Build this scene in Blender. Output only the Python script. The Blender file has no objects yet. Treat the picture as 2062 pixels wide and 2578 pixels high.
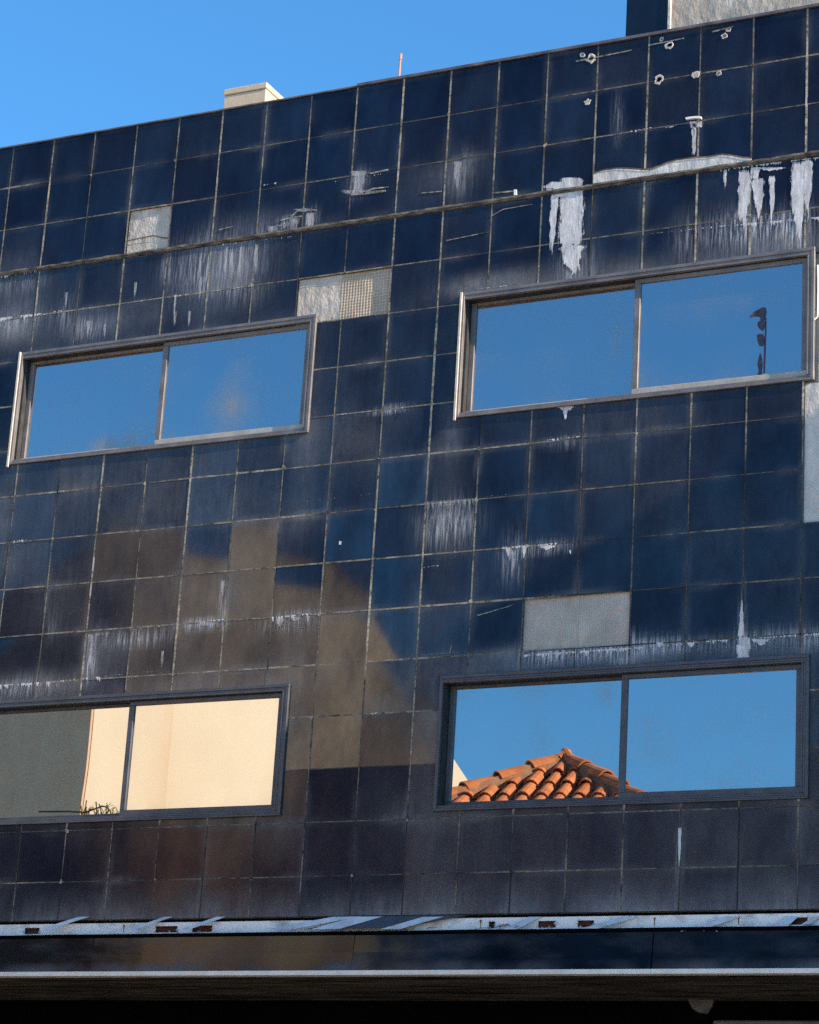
import bpy, bmesh, math, random
from mathutils import Vector, Matrix, noise
R = math.radians
# ------------------------------------------------------------------ camera, sky, sun, exposure
sc = bpy.context.scene
S = 0.4                                   # one cladding tile is 0.4 m wide; facade plane is y = 0, x right, z up
ZG = 26.47                                # tiles from the pavement up to the facade's origin row
F_PX, YAW, PIT, ROL = 6343.57, R(26.82643), R(17.73093), R(-3.52229)
TX, TY, TZ = 29.180936, -38.561468, -22.470034
def rotm(a, b, c):
    return (Matrix.Rotation(a, 3, 'Z') @ Matrix.Rotation(b, 3, 'X') @ Matrix.Rotation(c, 3, 'Y'))
CM = rotm(YAW, PIT, ROL)
cam_d = bpy.data.cameras.new('camera'); cam = bpy.data.objects.new('camera', cam_d)
sc.collection.objects.link(cam); sc.camera = cam
cx_, cy_, cz_ = CM.col[0], CM.col[1], CM.col[2]
m = Matrix(((cx_[0], cz_[0], -cy_[0]), (cx_[1], cz_[1], -cy_[1]), (cx_[2], cz_[2], -cy_[2]))).to_4x4()
CAM = Vector((TX * S, TY * S, (TZ + ZG) * S))
m.translation = CAM
cam.matrix_world = m
cam_d.sensor_fit = 'HORIZONTAL'; cam_d.sensor_width = 36; cam_d.lens = 36 * F_PX / 2062
cam_d.clip_end = 2000

SUN_EL, SUN_AZ = R(27), R(-7.5)           # azimuth from +x, negative is in front of the facade
sd = Vector((math.cos(SUN_EL) * math.cos(SUN_AZ), math.cos(SUN_EL) * math.sin(SUN_AZ), math.sin(SUN_EL)))
w = bpy.data.worlds.new('World'); sc.world = w; w.use_nodes = True
nt = w.node_tree; bg = nt.nodes['Background']
sky = nt.nodes.new('ShaderNodeTexSky'); sky.sky_type = 'NISHITA'; sky.sun_disc = False
sky.sun_elevation = SUN_EL; sky.sun_rotation = math.atan2(sd.x, sd.y)
sky.air_density = 1.0; sky.dust_density = 0.3; sky.ozone_density = 2.2
mul = nt.nodes.new('ShaderNodeMixRGB'); mul.blend_type = 'MULTIPLY'; mul.inputs[0].default_value = 1
mul.inputs[2].default_value = (0.42, 0.90, 1.18, 1)
nt.links.new(sky.outputs[0], mul.inputs[1]); nt.links.new(mul.outputs[0], bg.inputs[0])
bg.inputs[1].default_value = 0.10
sl = bpy.data.lights.new('sun', 'SUN'); sl.energy = 4.6; sl.angle = R(0.5); sl.color = (1.0, 0.85, 0.66)
so = bpy.data.objects.new('sun', sl); sc.collection.objects.link(so)
so.rotation_euler = sd.to_track_quat('Z', 'Y').to_euler()
sc.view_settings.view_transform = 'Standard'; sc.view_settings.look = 'None'
sc.view_settings.gamma = 1; sc.view_settings.exposure = 1.2
sc.cycles.use_denoising = False

# ------------------------------------------------------------------ helpers
COL = sc.collection
rng = random.Random(7)
def P(x, z, y=0.0):                       # tile units on the facade -> metres
    return Vector((x * S, y * S, (z + ZG) * S))
def ray(px, py):                          # photograph read at 1724 px wide
    k = 2062 / 1724
    return (CM @ Vector(((px * k - 1031) / F_PX, 1, -(py * k - 1289) / F_PX)))
def at(px, py, y=0.0):                    # point of the facade (depth y in tiles) that the photo shows there
    d = ray(px, py); t = (y - TY) / d.y
    return TX + d.x * t, TZ + d.z * t
class MB:
    def __init__(s): s.v = []; s.f = []; s.at = {}; s.uv = None
    def vert(s, p): s.v.append(tuple(p)); return len(s.v) - 1
    def box(s, x0, x1, y0, y1, z0, z1, tile=True):
        k = S if tile else 1; o = ZG if tile else 0
        b = len(s.v)
        for x in (x0, x1):
            for y in (y0, y1):
                for z in (z0, z1): s.v.append((x * k, y * k, (z + o) * k))
        s.f += [tuple(b + i for i in q) for q in ((0, 1, 3, 2), (4, 6, 7, 5), (0, 4, 5, 1), (2, 3, 7, 6), (0, 2, 6, 4), (1, 5, 7, 3))]
    def poly(s, pts):
        b = len(s.v); s.v += [tuple(p) for p in pts]; s.f.append(tuple(range(b, b + len(pts))))
    def prism(s, pts, ext):               # planar outline pushed along ext
        n = len(pts); b = len(s.v)
        s.v += [tuple(p) for p in pts] + [tuple(Vector(p) + ext) for p in pts]
        s.f.append(tuple(range(b, b + n))); s.f.append(tuple(range(b + 2 * n - 1, b + n - 1, -1)))
        for i in range(n):
            j = (i + 1) % n; s.f.append((b + i, b + n + i, b + n + j, b + j))
    def tube(s, pts, r, n=8, r1=None):
        rings = []; L = len(pts)
        for i, p in enumerate(pts):
            p = Vector(p); a = Vector(pts[max(0, i - 1)]); c = Vector(pts[min(L - 1, i + 1)])
            t = (c - a).normalized(); u = t.orthogonal().normalized(); v = t.cross(u)
            rr = r if r1 is None else r + (r1 - r) * i / (L - 1)
            b = len(s.v)
            for k in range(n):
                an = 2 * math.pi * k / n; s.v.append(tuple(p + rr * (math.cos(an) * u + math.sin(an) * v)))
            rings.append(b)
        for a, b in zip(rings, rings[1:]):
            for k in range(n): s.f.append((a + k, a + (k + 1) % n, b + (k + 1) % n, b + k))
        s.f.append(tuple(rings[0] + k for k in range(n))[::-1]); s.f.append(tuple(rings[-1] + k for k in range(n)))
    def build(s, name, mat, parent=None, smooth=False, fix=True):
        me = bpy.data.meshes.new(name); me.from_pydata(s.v, [], s.f); me.update()
        if fix:
            bm = bmesh.new(); bm.from_mesh(me); bmesh.ops.recalc_face_normals(bm, faces=bm.faces); bm.to_mesh(me); bm.free()
        for k, vals in s.at.items():
            a = me.attributes.new(k, 'FLOAT', 'POINT'); a.data.foreach_set('value', vals)
        me.materials.append(mat)
        if smooth:
            for p_ in me.polygons: p_.use_smooth = True
        o = bpy.data.objects.new(name, me); COL.objects.link(o)
        if parent: o.parent = parent; o.matrix_parent_inverse = Matrix.Translation(-parent.location)
        return o
def tag(o, label, cat, group=None):
    o['label'] = label; o['category'] = cat
    if group: o['group'] = group
def thing(name, label, cat, loc=(0, 0, 0), group=None):
    o = bpy.data.objects.new(name, None); COL.objects.link(o); o.location = loc; tag(o, label, cat, group); return o
def bevel(o, w_, seg=1):
    b = o.modifiers.new('bevel', 'BEVEL'); b.width = w_; b.segments = seg; b.limit_method = 'ANGLE'

# ------------------------------------------------------------------ materials
class N:
    def __init__(s, name):
        s.m = bpy.data.materials.new(name); s.m.use_nodes = True; s.t = s.m.node_tree; s.b = s.t.nodes['Principled BSDF']; s.out = s.t.nodes['Material Output']
        s.tc = s.t.nodes.new('ShaderNodeTexCoord')
    def l(s, a, b): s.t.links.new(a, b)
    def noise(s, scale, stretch=(1, 1, 1), detail=4, rough=.55, off=(0, 0, 0)):
        mp = s.t.nodes.new('ShaderNodeMapping'); mp.inputs['Scale'].default_value = stretch; mp.inputs['Location'].default_value = off
        s.l(s.tc.outputs['Object'], mp.inputs[0]); n = s.t.nodes.new('ShaderNodeTexNoise'); n.inputs['Scale'].default_value = scale
        n.inputs['Detail'].default_value = detail; n.inputs['Roughness'].default_value = rough; s.l(mp.outputs[0], n.inputs['Vector']); return n.outputs[0]
    def ramp(s, src, a, b, ca=(0, 0, 0, 1), cb=(1, 1, 1, 1)):
        r = s.t.nodes.new('ShaderNodeValToRGB'); r.color_ramp.elements[0].position = a; r.color_ramp.elements[1].position = b
        r.color_ramp.elements[0].color = ca; r.color_ramp.elements[1].color = cb; s.l(src, r.inputs[0]); return r.outputs[0]
    def math(s, op, a, b=None, clamp=False):
        n = s.t.nodes.new('ShaderNodeMath'); n.operation = op; n.use_clamp = clamp
        for i, v in enumerate((a, b)):
            if v is None: continue
            if isinstance(v, (int, float)): n.inputs[i].default_value = v
            else: s.l(v, n.inputs[i])
        return n.outputs[0]
    def mix(s, f, a, b):
        n = s.t.nodes.new('ShaderNodeMixRGB')
        for i, v in enumerate((f, a, b)):
            if isinstance(v, (int, float)): n.inputs[i].default_value = v
            elif isinstance(v, tuple): n.inputs[i].default_value = v if len(v) == 4 else v + (1,)
            else: s.l(v, n.inputs[i])
        return n.outputs[0]
    def attr(s, name):
        a = s.t.nodes.new('ShaderNodeAttribute'); a.attribute_name = name; return a.outputs['Fac']
    def bump(s, h, dist, strength=1, normal=None):
        b = s.t.nodes.new('ShaderNodeBump'); b.inputs['Distance'].default_value = dist; b.inputs['Strength'].default_value = strength
        s.l(h, b.inputs['Height'])
        if normal is not None: s.l(normal, b.inputs['Normal'])
        return b.outputs[0]
    def set(s, **k):
        for a, v in k.items():
            a = {'base': 'Base Color', 'rough': 'Roughness', 'metal': 'Metallic', 'ior': 'IOR', 'spec': 'Specular IOR Level', 'alpha': 'Alpha', 'normal': 'Normal'}[a]
            if isinstance(v, (int, float)): s.b.inputs[a].default_value = v
            elif isinstance(v, tuple): s.b.inputs[a].default_value = v if len(v) == 4 else v + (1,)
            else: s.l(v, s.b.inputs[a])
        return s
def simple(name, ca, cb, scale=6, stretch=(1, 1, 1), rough=.7, metal=0, bump=.002, lo=.35, hi=.68, spec=.5):
    n = N(name); f = n.ramp(n.noise(scale, stretch, 6, .62), lo, hi)
    n.set(base=n.mix(f, ca, cb), rough=rough, metal=metal, spec=spec)
    if bump: n.set(normal=n.bump(n.noise(scale * 5, stretch, 5, .6), bump))
    return n.m

def tile_mat():
    n = N('navy_tile')
    film = n.attr('film'); lime = n.attr('lime')
    streak = n.ramp(n.noise(11, (2.2, 1, .35), 7, .7), .28, .75)
    cloud = n.ramp(n.noise(2.2, (1, 1, 1), 5, .6), .25, .75)
    fine = n.ramp(n.noise(70, (1, 1, .5), 5, .8), .3, .7)
    k = n.math('ADD', n.math('MULTIPLY', streak, .5), n.math('MULTIPLY', cloud, .75))
    k = n.math('MULTIPLY', k, n.math('ADD', n.math('MULTIPLY', fine, .6), .7))
    f = n.math('MULTIPLY', n.math('MULTIPLY', film, .8), k, clamp=True)
    ls = n.ramp(n.noise(26, (2.6, 1, .13), 7, .75, (3, 0, 1)), .47, .58)
    lm = n.math('MULTIPLY', lime, n.math('ADD', n.math('MULTIPLY', ls, .9), .08), clamp=True)
    base = n.mix(n.ramp(n.noise(1.3), .3, .7), (.0022, .0030, .0125), (.0036, .0048, .019))
    zs = n.t.nodes.new('ShaderNodeSeparateXYZ'); n.l(n.tc.outputs['Object'], zs.inputs[0])
    base = n.mix(f, base, n.mix(n.ramp(n.noise(.9), .35, .65), (.33, .31, .29), (.27, .28, .32))); base = n.mix(lm, base, (.58, .57, .60))
    tot = n.math('MAXIMUM', f, lm)
    n.set(base=base, rough=n.math('ADD', n.math('MULTIPLY', tot, .35), n.attr('ruf'), clamp=True), ior=1.62,
          spec=n.math('MULTIPLY', n.math('MULTIPLY', n.attr('gloss'), n.ramp(n.noise(2.6, (1.5, 1, .7), 6, .65, (7, 0, 2)), .30, .66, (.42,) * 3 + (1,), (1.12,) * 3 + (1,))), n.math('SUBTRACT', 1, n.math('MULTIPLY', tot, .9), clamp=True)),
          normal=n.bump(n.noise(2.2, (1, 1, .6), 1, .3), .0004))
    return n.m
def glass_mat():
    n = N('coated_glass')
    film = n.attr('film')
    sm = n.ramp(n.noise(2.4, (1, 1, 1), 5, .55, (2, 0, 5)), .38, .75)
    st = n.ramp(n.noise(9, (2, 1, .12), 4, .6), .35, .8)
    d = n.math('MULTIPLY', film, n.math('ADD', n.math('MULTIPLY', sm, .8), n.math('MULTIPLY', st, .3)), clamp=True)
    d = n.math('ADD', d, n.math('MULTIPLY', sm, .07), clamp=True)
    g = n.t.nodes.new('ShaderNodeBsdfGlossy'); g.inputs['Color'].default_value = (.43, .435, .45, 1); g.inputs['Roughness'].default_value = .004
    n.l(n.bump(n.noise(1.1, (1, 1, 1), 1, .3), .0012), g.inputs['Normal'])
    n.set(base=(.30, .25, .17), rough=.8)
    mx = n.t.nodes.new('ShaderNodeMixShader'); n.l(d, mx.inputs[0]); n.l(g.outputs[0], mx.inputs[1]); n.l(n.b.outputs[0], mx.inputs[2])
    n.l(mx.outputs[0], n.out.inputs[0]); return n.m
def grout_mat():
    n = N('lime_grout')
    g = n.attr('wear'); a = n.ramp(n.noise(9, (1, 1, 1), 8, .85), .40, .60)
    k = n.math('MULTIPLY', g, n.math('ADD', n.math('MULTIPLY', a, .95), .05), clamp=True)
    col = n.mix(n.noise(3), (.52, .46, .37), (.56, .46, .30))
    n.set(base=n.mix(k, (.018, .018, .024), col), rough=.85, spec=.2); return n.m
def plaster_mat(name, ca, cb, ridge=None, bump=.006, scale=5):
    n = N(name); a = n.ramp(n.noise(scale * .8, (1, 1, .7), 6, .6), .32, .68)
    b = n.ramp(n.noise(scale * 2.4, (1, 1, .5), 4, .55), .3, .72)
    col = n.mix(a, ca, cb); col = n.mix(n.math('MULTIPLY', b, .35), col, tuple(c * .45 for c in ca))
    n.set(base=col, rough=.95, spec=.1)
    h = n.math('ADD', n.math('MULTIPLY', a, 1.0), n.math('MULTIPLY', b, .4))
    if ridge:
        for ax, sc_ in ridge:
            wv = n.t.nodes.new('ShaderNodeTexWave'); wv.bands_direction = ax; wv.inputs['Scale'].default_value = sc_; wv.inputs['Distortion'].default_value = 1.6
            wv.inputs['Detail'].default_value = 2; n.l(n.tc.outputs['Object'], wv.inputs['Vector'])
            h = n.math('ADD', h, n.math('MULTIPLY', wv.outputs['Fac'], .35))
            col = n.mix(n.math('MULTIPLY', n.math('MULTIPLY', wv.outputs['Fac'], .62), n.noise(5, (1, 1, 1), 3)), col, tuple(c * .45 for c in ca))
        n.set(base=col)
    n.set(normal=n.bump(h, bump)); return n.m
def lime_mat(soft=False):                            # thick run of lime with worn, broken edges
    n = N('white_lime'); e = n.attr('edge')
    s_ = n.noise(30, (2.6, 1, .30), 7, .8)
    a = n.ramp(n.math('ADD', n.math('MULTIPLY', e, .62), n.math('MULTIPLY', n.math('SUBTRACT', s_, .5), 1.9), clamp=True), .32, .44) if not soft else n.math('MULTIPLY', n.math('MULTIPLY', e, .75), n.ramp(s_, .35, .62), clamp=True)
    col = n.mix(n.ramp(n.noise(20, (1, 1, .4), 5, .7), .3, .7), (.44, .42, .44), (.78, .75, .76))
    n.set(base=col, rough=.85, alpha=n.math('MULTIPLY', a, n.ramp(n.noise(9, (2, 1, .4), 6, .7, (1, 0, 9)), .28, .55, (.55,) * 3 + (1,), (1, 1, 1, 1))), spec=.2, normal=n.bump(s_, .002)); return n.m

M = {}
M['tile'] = tile_mat(); M['glass'] = glass_mat(); M['grout'] = grout_mat(); M['lime'] = lime_mat(); M['soft'] = lime_mat(True)
M['alu'] = simple('old_aluminium', (.11, .10, .105), (.20, .18, .18), 5, (1, 1, 1), .5, .15, .0005)
M['alu_dark'] = simple('dark_aluminium', (.050, .052, .062), (.085, .085, .10), 6, (1, 1, 1), .45, .15, .0008)
M['alu_warm'] = simple('bare_aluminium', (.34, .30, .26), (.46, .41, .36), 9, (1, 1, 1), .5, .1, .0008)
M['void'] = simple('dark_room', (.003, .003, .004), (.006, .006, .007), 4, rough=.9, bump=0, spec=.1)
M['wallback'] = plaster_mat('backing_render', (.30, .28, .25), (.42, .39, .36))
M['p_rough'] = plaster_mat('rough_plaster', (.44, .38, .33), (.66, .59, .53), bump=.009, scale=9)
M['p_scrim'] = plaster_mat('scrim_plaster', (.46, .375, .29), (.64, .53, .43), ridge=[('X', 13), ('Z', 13)], bump=.008)
M['p_trowel'] = plaster_mat('trowelled_mortar', (.46, .40, .35), (.60, .525, .47), ridge=[('X', 24)], bump=.004, scale=6)
M['p_pale'] = plaster_mat('pale_mortar', (.52, .49, .46), (.68, .66, .64), bump=.005, scale=9)
M['p_pent'] = plaster_mat('smeared_mortar', (.36, .31, .26), (.64, .56, .48), bump=.007, scale=7)
M['ledge'] = simple('stained_ledge', (.035, .028, .025), (.22, .18, .14), 9, (1, 1, 3), .9, 0, .006, .38, .72)
M['dark_reveal'] = simple('reveal_shade', (.012, .012, .014), (.035, .033, .035), 9, rough=.7)
M['jamb'] = simple('sun_toned_strip', (.42, .37, .32), (.60, .54, .48), 12, rough=.6)
M['hair'] = simple('chipped_edge', (.06, .055, .05), (.42, .38, .34), 26, rough=.95, spec=.1)
M['coping'] = simple('coping', (.05, .045, .06), (.16, .14, .15), 6, (1, 1, 1), .6, 0, .001)
M['chimney'] = simple('painted_chimney', (.56, .41, .28), (.64, .48, .34), 4, rough=.9)
M['rust_pole'] = simple('orange_rod', (.42, .20, .13), (.52, .28, .18), 14, rough=.8)
M['steel'] = simple('white_steel', (.36, .34, .34), (.82, .80, .80), 5, (1, 1, 1.5), .6, 0, .0006, .28, .50)
M['strap'] = simple('pale_strap', (.44, .44, .46), (.72, .71, .73), 6, (1, 1, 1), .5, 0, .0006)
M['trim'] = simple('trim_metal', (.66, .61, .56), (.80, .76, .72), 8, (1, 1, 1), .45, .1, .0004)
M['brick'] = simple('red_brick', (.055, .018, .012), (.17, .045, .025), 24, rough=.95, bump=.004)
M['rust'] = simple('rust', (.12, .04, .015), (.30, .14, .05), 30, rough=.95)
M['soffit'] = simple('soffit_board', (.012, .010, .008), (.13, .105, .085), 3, (.6, 5, 1), .95, 0, .002, spec=.05)
M['black'] = simple('near_black', (.0015, .0015, .002), (.003, .003, .0035), 5, rough=1, bump=0, spec=.03)
M['pane_shape'] = simple('dark_pane_shape', (.030, .028, .055), (.07, .055, .085), 30, rough=.8, bump=.0003)
M['greysheet'] = simple('grey_sheet', (.08, .08, .08), (.15, .15, .15), 8, rough=.9)
M['signpale'] = simple('pale_board', (.10, .10, .11), (.16, .16, .17), 5, rough=.7)
M['cream'] = simple('cream_render', (.80, .60, .40), (.86, .69, .50), 1.1, (1.2, 1.2, .25), .95, 0, .001, .25, .75, .2)
M['warmwall'] = simple('warm_render', (.84, .50, .29), (.90, .58, .36), 1.5, rough=.95)
M['clay'] = simple('clay_tile', (.50, .14, .04), (.86, .30, .10), 4, rough=.85, bump=.003)
M['claymortar'] = simple('ridge_mortar', (.34, .15, .07), (.50, .27, .14), 14, rough=.95, bump=.006)
M['leaf'] = simple('weed_leaf', (.16, .13, .03), (.55, .38, .07), 9, rough=.6)
M['cable'] = simple('black_cable', (.012, .012, .012), (.03, .03, .03), 20, rough=.5)
M['asphalt'] = simple('asphalt', (.30, .27, .22), (.38, .34, .28), 3, rough=.9)
M['paving'] = simple('paving', (.28, .25, .21), (.36, .32, .27), 5, rough=.9)
M['block'] = simple('ochre_render', (.42, .36, .28), (.50, .44, .35), 2, rough=.95)

# ------------------------------------------------------------------ ground
def struct(o): o['kind'] = 'structure'; return o
g = MB(); g.box(-300, 300, -300, 300, -.3, 0, False); struct(g.build('cobbled_street', M['asphalt']))
g = MB(); g.box(-30, 30, -1.75, -.002, .004, .13, False); struct(g.build('pavement', M['paving']))
g = MB(); g.box(-30, 30, -1.90, -1.752, .004, .14, False); struct(g.build('kerb', M['block']))

# ------------------------------------------------------------------ the tiled building
X0, X1 = -4, 24                            # columns
ROWZ = [.16, -.791, -1.743, -2.682] ; LOWZ = [-2.78, -3.753] + [-3.753 - .9555 * k for k in range(1, 13)] + [-15.93]
WIN = {'UL': (.79, 7.485, -6.915, -4.545), 'UR': (10.505, 17.19, -6.95, -4.51),
       'LL': (.79, 7.50, -14.125, -11.72), 'LR': (10.50, 17.17, -14.145, -11.75)}
bldg = thing('tiled_building', 'dark navy tiled building with flaking tiles, white lime runs and four sliding windows', 'building', (0, 0, 0))
HOLES = list(WIN.values()) + [(3, 4, -2.68, -1.743), (7, 9, -4.70, -3.753), (12, 14, -11.385, -10.43), (17.0, 24, -9.48, -6.93), (17.2, 24, -6.97, -4.6)]
def cut(rects, h):
    out = []
    for (a, b, c, d) in rects:             # x0 x1 z0 z1
        if h[0] >= b or h[1] <= a or h[2] >= d or h[3] <= c: out.append((a, b, c, d)); continue
        if a < h[0]: out.append((a, h[0], c, d))
        if b > h[1]: out.append((h[1], b, c, d))
        m0, m1 = max(a, h[0]), min(b, h[1])
        if c < h[2]: out.append((m0, m1, c, h[2]))
        if d > h[3]: out.append((m0, m1, h[3], d))
    return [r for r in out if r[1] - r[0] > .02 and r[3] - r[2] > .015]
# soft patches of grime: (px, py, radius x, radius z in tiles, strength)
def B(px, py, rx, rz, k): x, z = at(px, py); return (x, z, rx, rz, k)
FILM = [B(450, 560, 1.3, .75, .30), B(500, 560, .55, .7, .35), B(30, 610, .9, .8, .30), B(20, 690, .7, .5, .4), B(140, 690, 1.4, .30, .35), B(230, 680, .9, .30, .25), B(400, 640, .9, .5, .28),
        B(480, 630, .8, .4, .30), B(640, 960, .35, 1.1, .36), B(620, 1090, .5, .8, .22), B(945, 950, .28, 1.1, .42), B(985, 605, .55, .22, .55),
        B(1050, 590, .9, .2, .45), B(940, 1105, .5, .6, .42), B(930, 1230, .6, .8, .22), B(1300, 575, 3.0, .28, .28), B(1500, 545, 2.4, .3, .32),
        B(1640, 520, .7, .35, .35), B(1450, 500, .4, .5, .28), B(1300, 880, 1.0, .5, .16), B(1400, 960, 1.2, .9, .14), B(1280, 950, .5, .7, .12),
        B(980, 360, .6, .5, .25), B(890, 380, .6, .5, .16), B(755, 390, .35, .3, .35), B(960, 370, .25, .35, .3), B(690, 470, 1.6, .2, .12),
        B(560, 460, .9, .2, .22), B(40, 1440, 1.0, .28, .55), B(160, 1430, .8, .25, .40), B(300, 1440, 1.5, .25, .28), B(500, 1440, 1.6, .25, .28),
        B(620, 1490, .3, 1.6, .22), B(900, 1450, .6, .7, .22), B(920, 1560, .35, 1.6, .30), B(1000, 1400, 1.5, .25, .25), B(1210, 1380, 1.4, .24, .42),
        B(1400, 1375, 2.4, .22, .34), B(1620, 1355, 1.2, .3, .3), B(1700, 1450, .25, 1.2, .3), B(890, 1700, .9, .4, .22), B(590, 1750, .5, .8, .16),
        B(20, 1060, .4, 1.3, .28), B(20, 1180, .8, .5, .14), B(300, 1300, 2.0, 1.0, .05), B(200, 1350, .3, .5, .25), B(480, 1250, .25, .5, .2), B(240, 1380, .5, .5, .22),
        B(700, 900, .8, .6, .10), B(760, 920, .8, .8, .12), B(840, 870, .4, .3, .16), B(350, 1000, 2.6, .9, .20), B(150, 1050, 1.5, 1.0, .18), B(440, 1070, 1.8, .6, .18), B(150, 1240, 1.6, .9, .14), B(430, 1230, 1.6, .9, .12), B(250, 620, 2.2, .7, .12),
        B(1700, 1800, .5, 2.0, .12), B(1420, 1800, .3, .8, .10), B(950, 1800, 1.4, .8, .10), B(740, 640, .5, .5, .12), B(790, 1480, .6, .15, .2),
        B(1480, 1100, 1.8, .8, .06), B(1600, 1220, .8, .8, .05), B(1180, 580, .6, .3, .25), B(1240, 540, .3, .8, .12), B(700, 790, .9, 1.2, .10), B(640, 780, .3, 1.4, .18)]
LIME = [B(500, 550, .65, .65, .9), B(430, 560, .7, .6, .45), B(945, 1100, .50, .42, .75), B(110, 1320, .15, .3, .3), B(40, 1450, .9, .2, .8), B(280, 1345, .7, .16, .5), B(190, 1390, .12, .4, .8),
        B(1150, 1375, .5, .2, .55), B(1225, 1370, .9, .2, .7), B(1320, 1370, .25, .26, .9), B(1400, 1360, .7, .14, .7), B(1590, 1350, .6, .16, .8), B(1680, 1350, .5, .2, .6), B(1080, 1170, .25, .4, .55),
        B(1150, 1150, .5, .12, .9), B(30, 600, .7, .2, .7), B(30, 670, .8, .3, .55), B(140, 650, .2, .35, .4), B(1580, 480, .8, .35, .8), B(1680, 480, .3, .5, .9), B(1200, 565, .3, .4, .8),
        B(1210, 560, .3, .4, .5), B(430, 1312, .5, .1, .9), B(610, 1310, .5, .18, .8), B(470, 1270, .08, .5, .7), B(1440, 500, .2, .4, .3), B(970, 370, .22, .4, .5), B(755, 385, .15, .22, .8),
        B(1300, 250, .1, .5, .25), B(1365, 390, .1, .3, .2), B(600, 470, .15, .12, .8), B(655, 460, .12, .2, .8), B(350, 560, .12, .4, .4), B(1560, 1300, .06, .5, .7), B(1430, 1790, .05, .5, .5), B(180, 690, .5, .25, .4),
        B(820, 862, .35, .06, .9), B(1195, 930, .35, .10, .7)]
def field(L, x, z):
    v = 0
    for (cx, cz, rx, rz, k) in L:
        d = ((x - cx) / rx) ** 2 + ((z - cz) / rz) ** 2
        if d < 4: v += k * math.exp(-1.2 * d)
    return v
tiles = MB(); fa = []; la = []; ga = []; ra = []
trg = random.Random(11)
NAVY = lambda c, r: c >= 9 and 9 <= r <= 13
def put_tile(a, b, c, d, r):
    rects = [(a, b, c, d)]
    for h in HOLES: rects = cut(rects, h)
    if trg.random() < .8: tx_, tz_ = trg.gauss(0, .0026), trg.gauss(0, .0030)
    else: tx_, tz_ = trg.gauss(0, .006), trg.gauss(0, .006)
    if r >= 8 and a < 10: tx_, tz_ = trg.gauss(0, .0055), trg.gauss(0, .0065)
    ruf = (.16 if a < 8 else .38) if r >= 15 else (.035 if r < 14 else .09)
    off = trg.gauss(0, .0010); dirt = abs(trg.gauss(0, .030)) + .004
    if -9 < (a + 0) < 9 and r in (8, 9, 10, 11, 12, 13): dirt += trg.choice((0, .02, .045))
    if r in (14, 15, 16) and a > 8: dirt += .045
    px, pz = trg.gauss(0, .0012), trg.gauss(0, .0012)
    gl = min(.72, max(.05, trg.gauss(.36, .045) if r < 8 or a > 9 else trg.gauss(.44, .13) if r < 15 else trg.gauss(.22 if a < 8 else .13, .02))); km, kl = trg.uniform(.45, 1.4), trg.uniform(.35, 1.5)
    if a in (3, 4) and 9 <= r <= 13: gl *= .45
    mx, mz = (a + b) / 2, (c + d) / 2
    G = .011
    for (x0, x1, z0, z1) in rects:
        x0 += G * (x0 == a); x1 -= G * (x1 == b); z0 += G * (z0 == c); z1 -= G * (z1 == d)
        nx = max(1, round((x1 - x0) / .11)); nz = max(1, round((z1 - z0) / .11)); b0 = len(tiles.v)
        for i in range(nx + 1):
            for j in range(nz + 1):
                x = x0 + (x1 - x0) * i / nx; z = z0 + (z1 - z0) * j / nz
                u, v = (x - mx), (z - mz)
                y = off + tx_ * u + tz_ * v + px * u * u + pz * v * v
                tiles.v.append((x * S, y * S, (z + ZG) * S))
                ed = max(0, (abs(v) / ((d - c) / 2 + .001)) ** 8)
                dd_ = min(abs(x - a), abs(b - x), abs(z - c), abs(d - z)); n1 = noise.noise(Vector((x * 1.1, 20, z * 1.1)))
                halo = math.exp(-dd_ / .05) * max(0, n1 + .12) * .55
                for (wa_, wb_, wc_, wd_) in WIN.values():
                    if wa_ - .1 < x < wb_ + .1:
                        if 0 <= z - wd_ < .5: halo += .30 * math.exp(-(z - wd_) / .13) * (.75 + .6 * noise.noise(Vector((x * 1.3, 4, 1))))
                        if 0 <= wc_ - z < .4: halo += .12 * math.exp(-(wc_ - z) / .12) * (.6 + .8 * noise.noise(Vector((x * 1.7, 9, 1))))
                    elif wc_ - .1 < z < wd_ + .1 and min(abs(x - wa_), abs(x - wb_)) < .4: halo += .16 * math.exp(-min(abs(x - wa_), abs(x - wb_)) / .12)
                f = field(FILM, x, z) * km + dirt + max(0, halo)
                if z < -15.0: f += .95 * max(0, min(1, (-15.15 - z) / .75)) ** 1.8 * (.7 + .6 * noise.noise(Vector((x * .9, 0, 3))))
                ra.append(ruf); ga.append(gl); fa.append(min(1, f)); la.append(min(1, field(LIME, x, z) * kl))
        for i in range(nx):
            for j in range(nz):
                q = b0 + i * (nz + 1) + j; tiles.f.append((q, q + nz + 1, q + nz + 2, q + 1))
        bb = len(tiles.v)                                # tile edges run back to the bed
        cs = [b0, b0 + nx * (nz + 1), b0 + nx * (nz + 1) + nz, b0 + nz]
        for q in cs:
            p_ = tiles.v[q]; tiles.v.append((p_[0], .026, p_[2])); fa.append(.1); la.append(0); ga.append(gl); ra.append(ruf)
        for i in range(4):
            tiles.f.append((cs[i], bb + i, bb + (i + 1) % 4, cs[(i + 1) % 4]))
for c in range(X0, X1):
    for r in range(3): put_tile(c, c + 1, ROWZ[r + 1], ROWZ[r], r)
    for r in range(len(LOWZ) - 1): put_tile(c, c + 1, LOWZ[r + 1], LOWZ[r], r + 4)
tiles.at = {'film': fa, 'lime': la, 'gloss': ga, 'ruf': ra}
cl = tiles.build('tile_cladding', M['tile'], bldg, fix=False)

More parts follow.
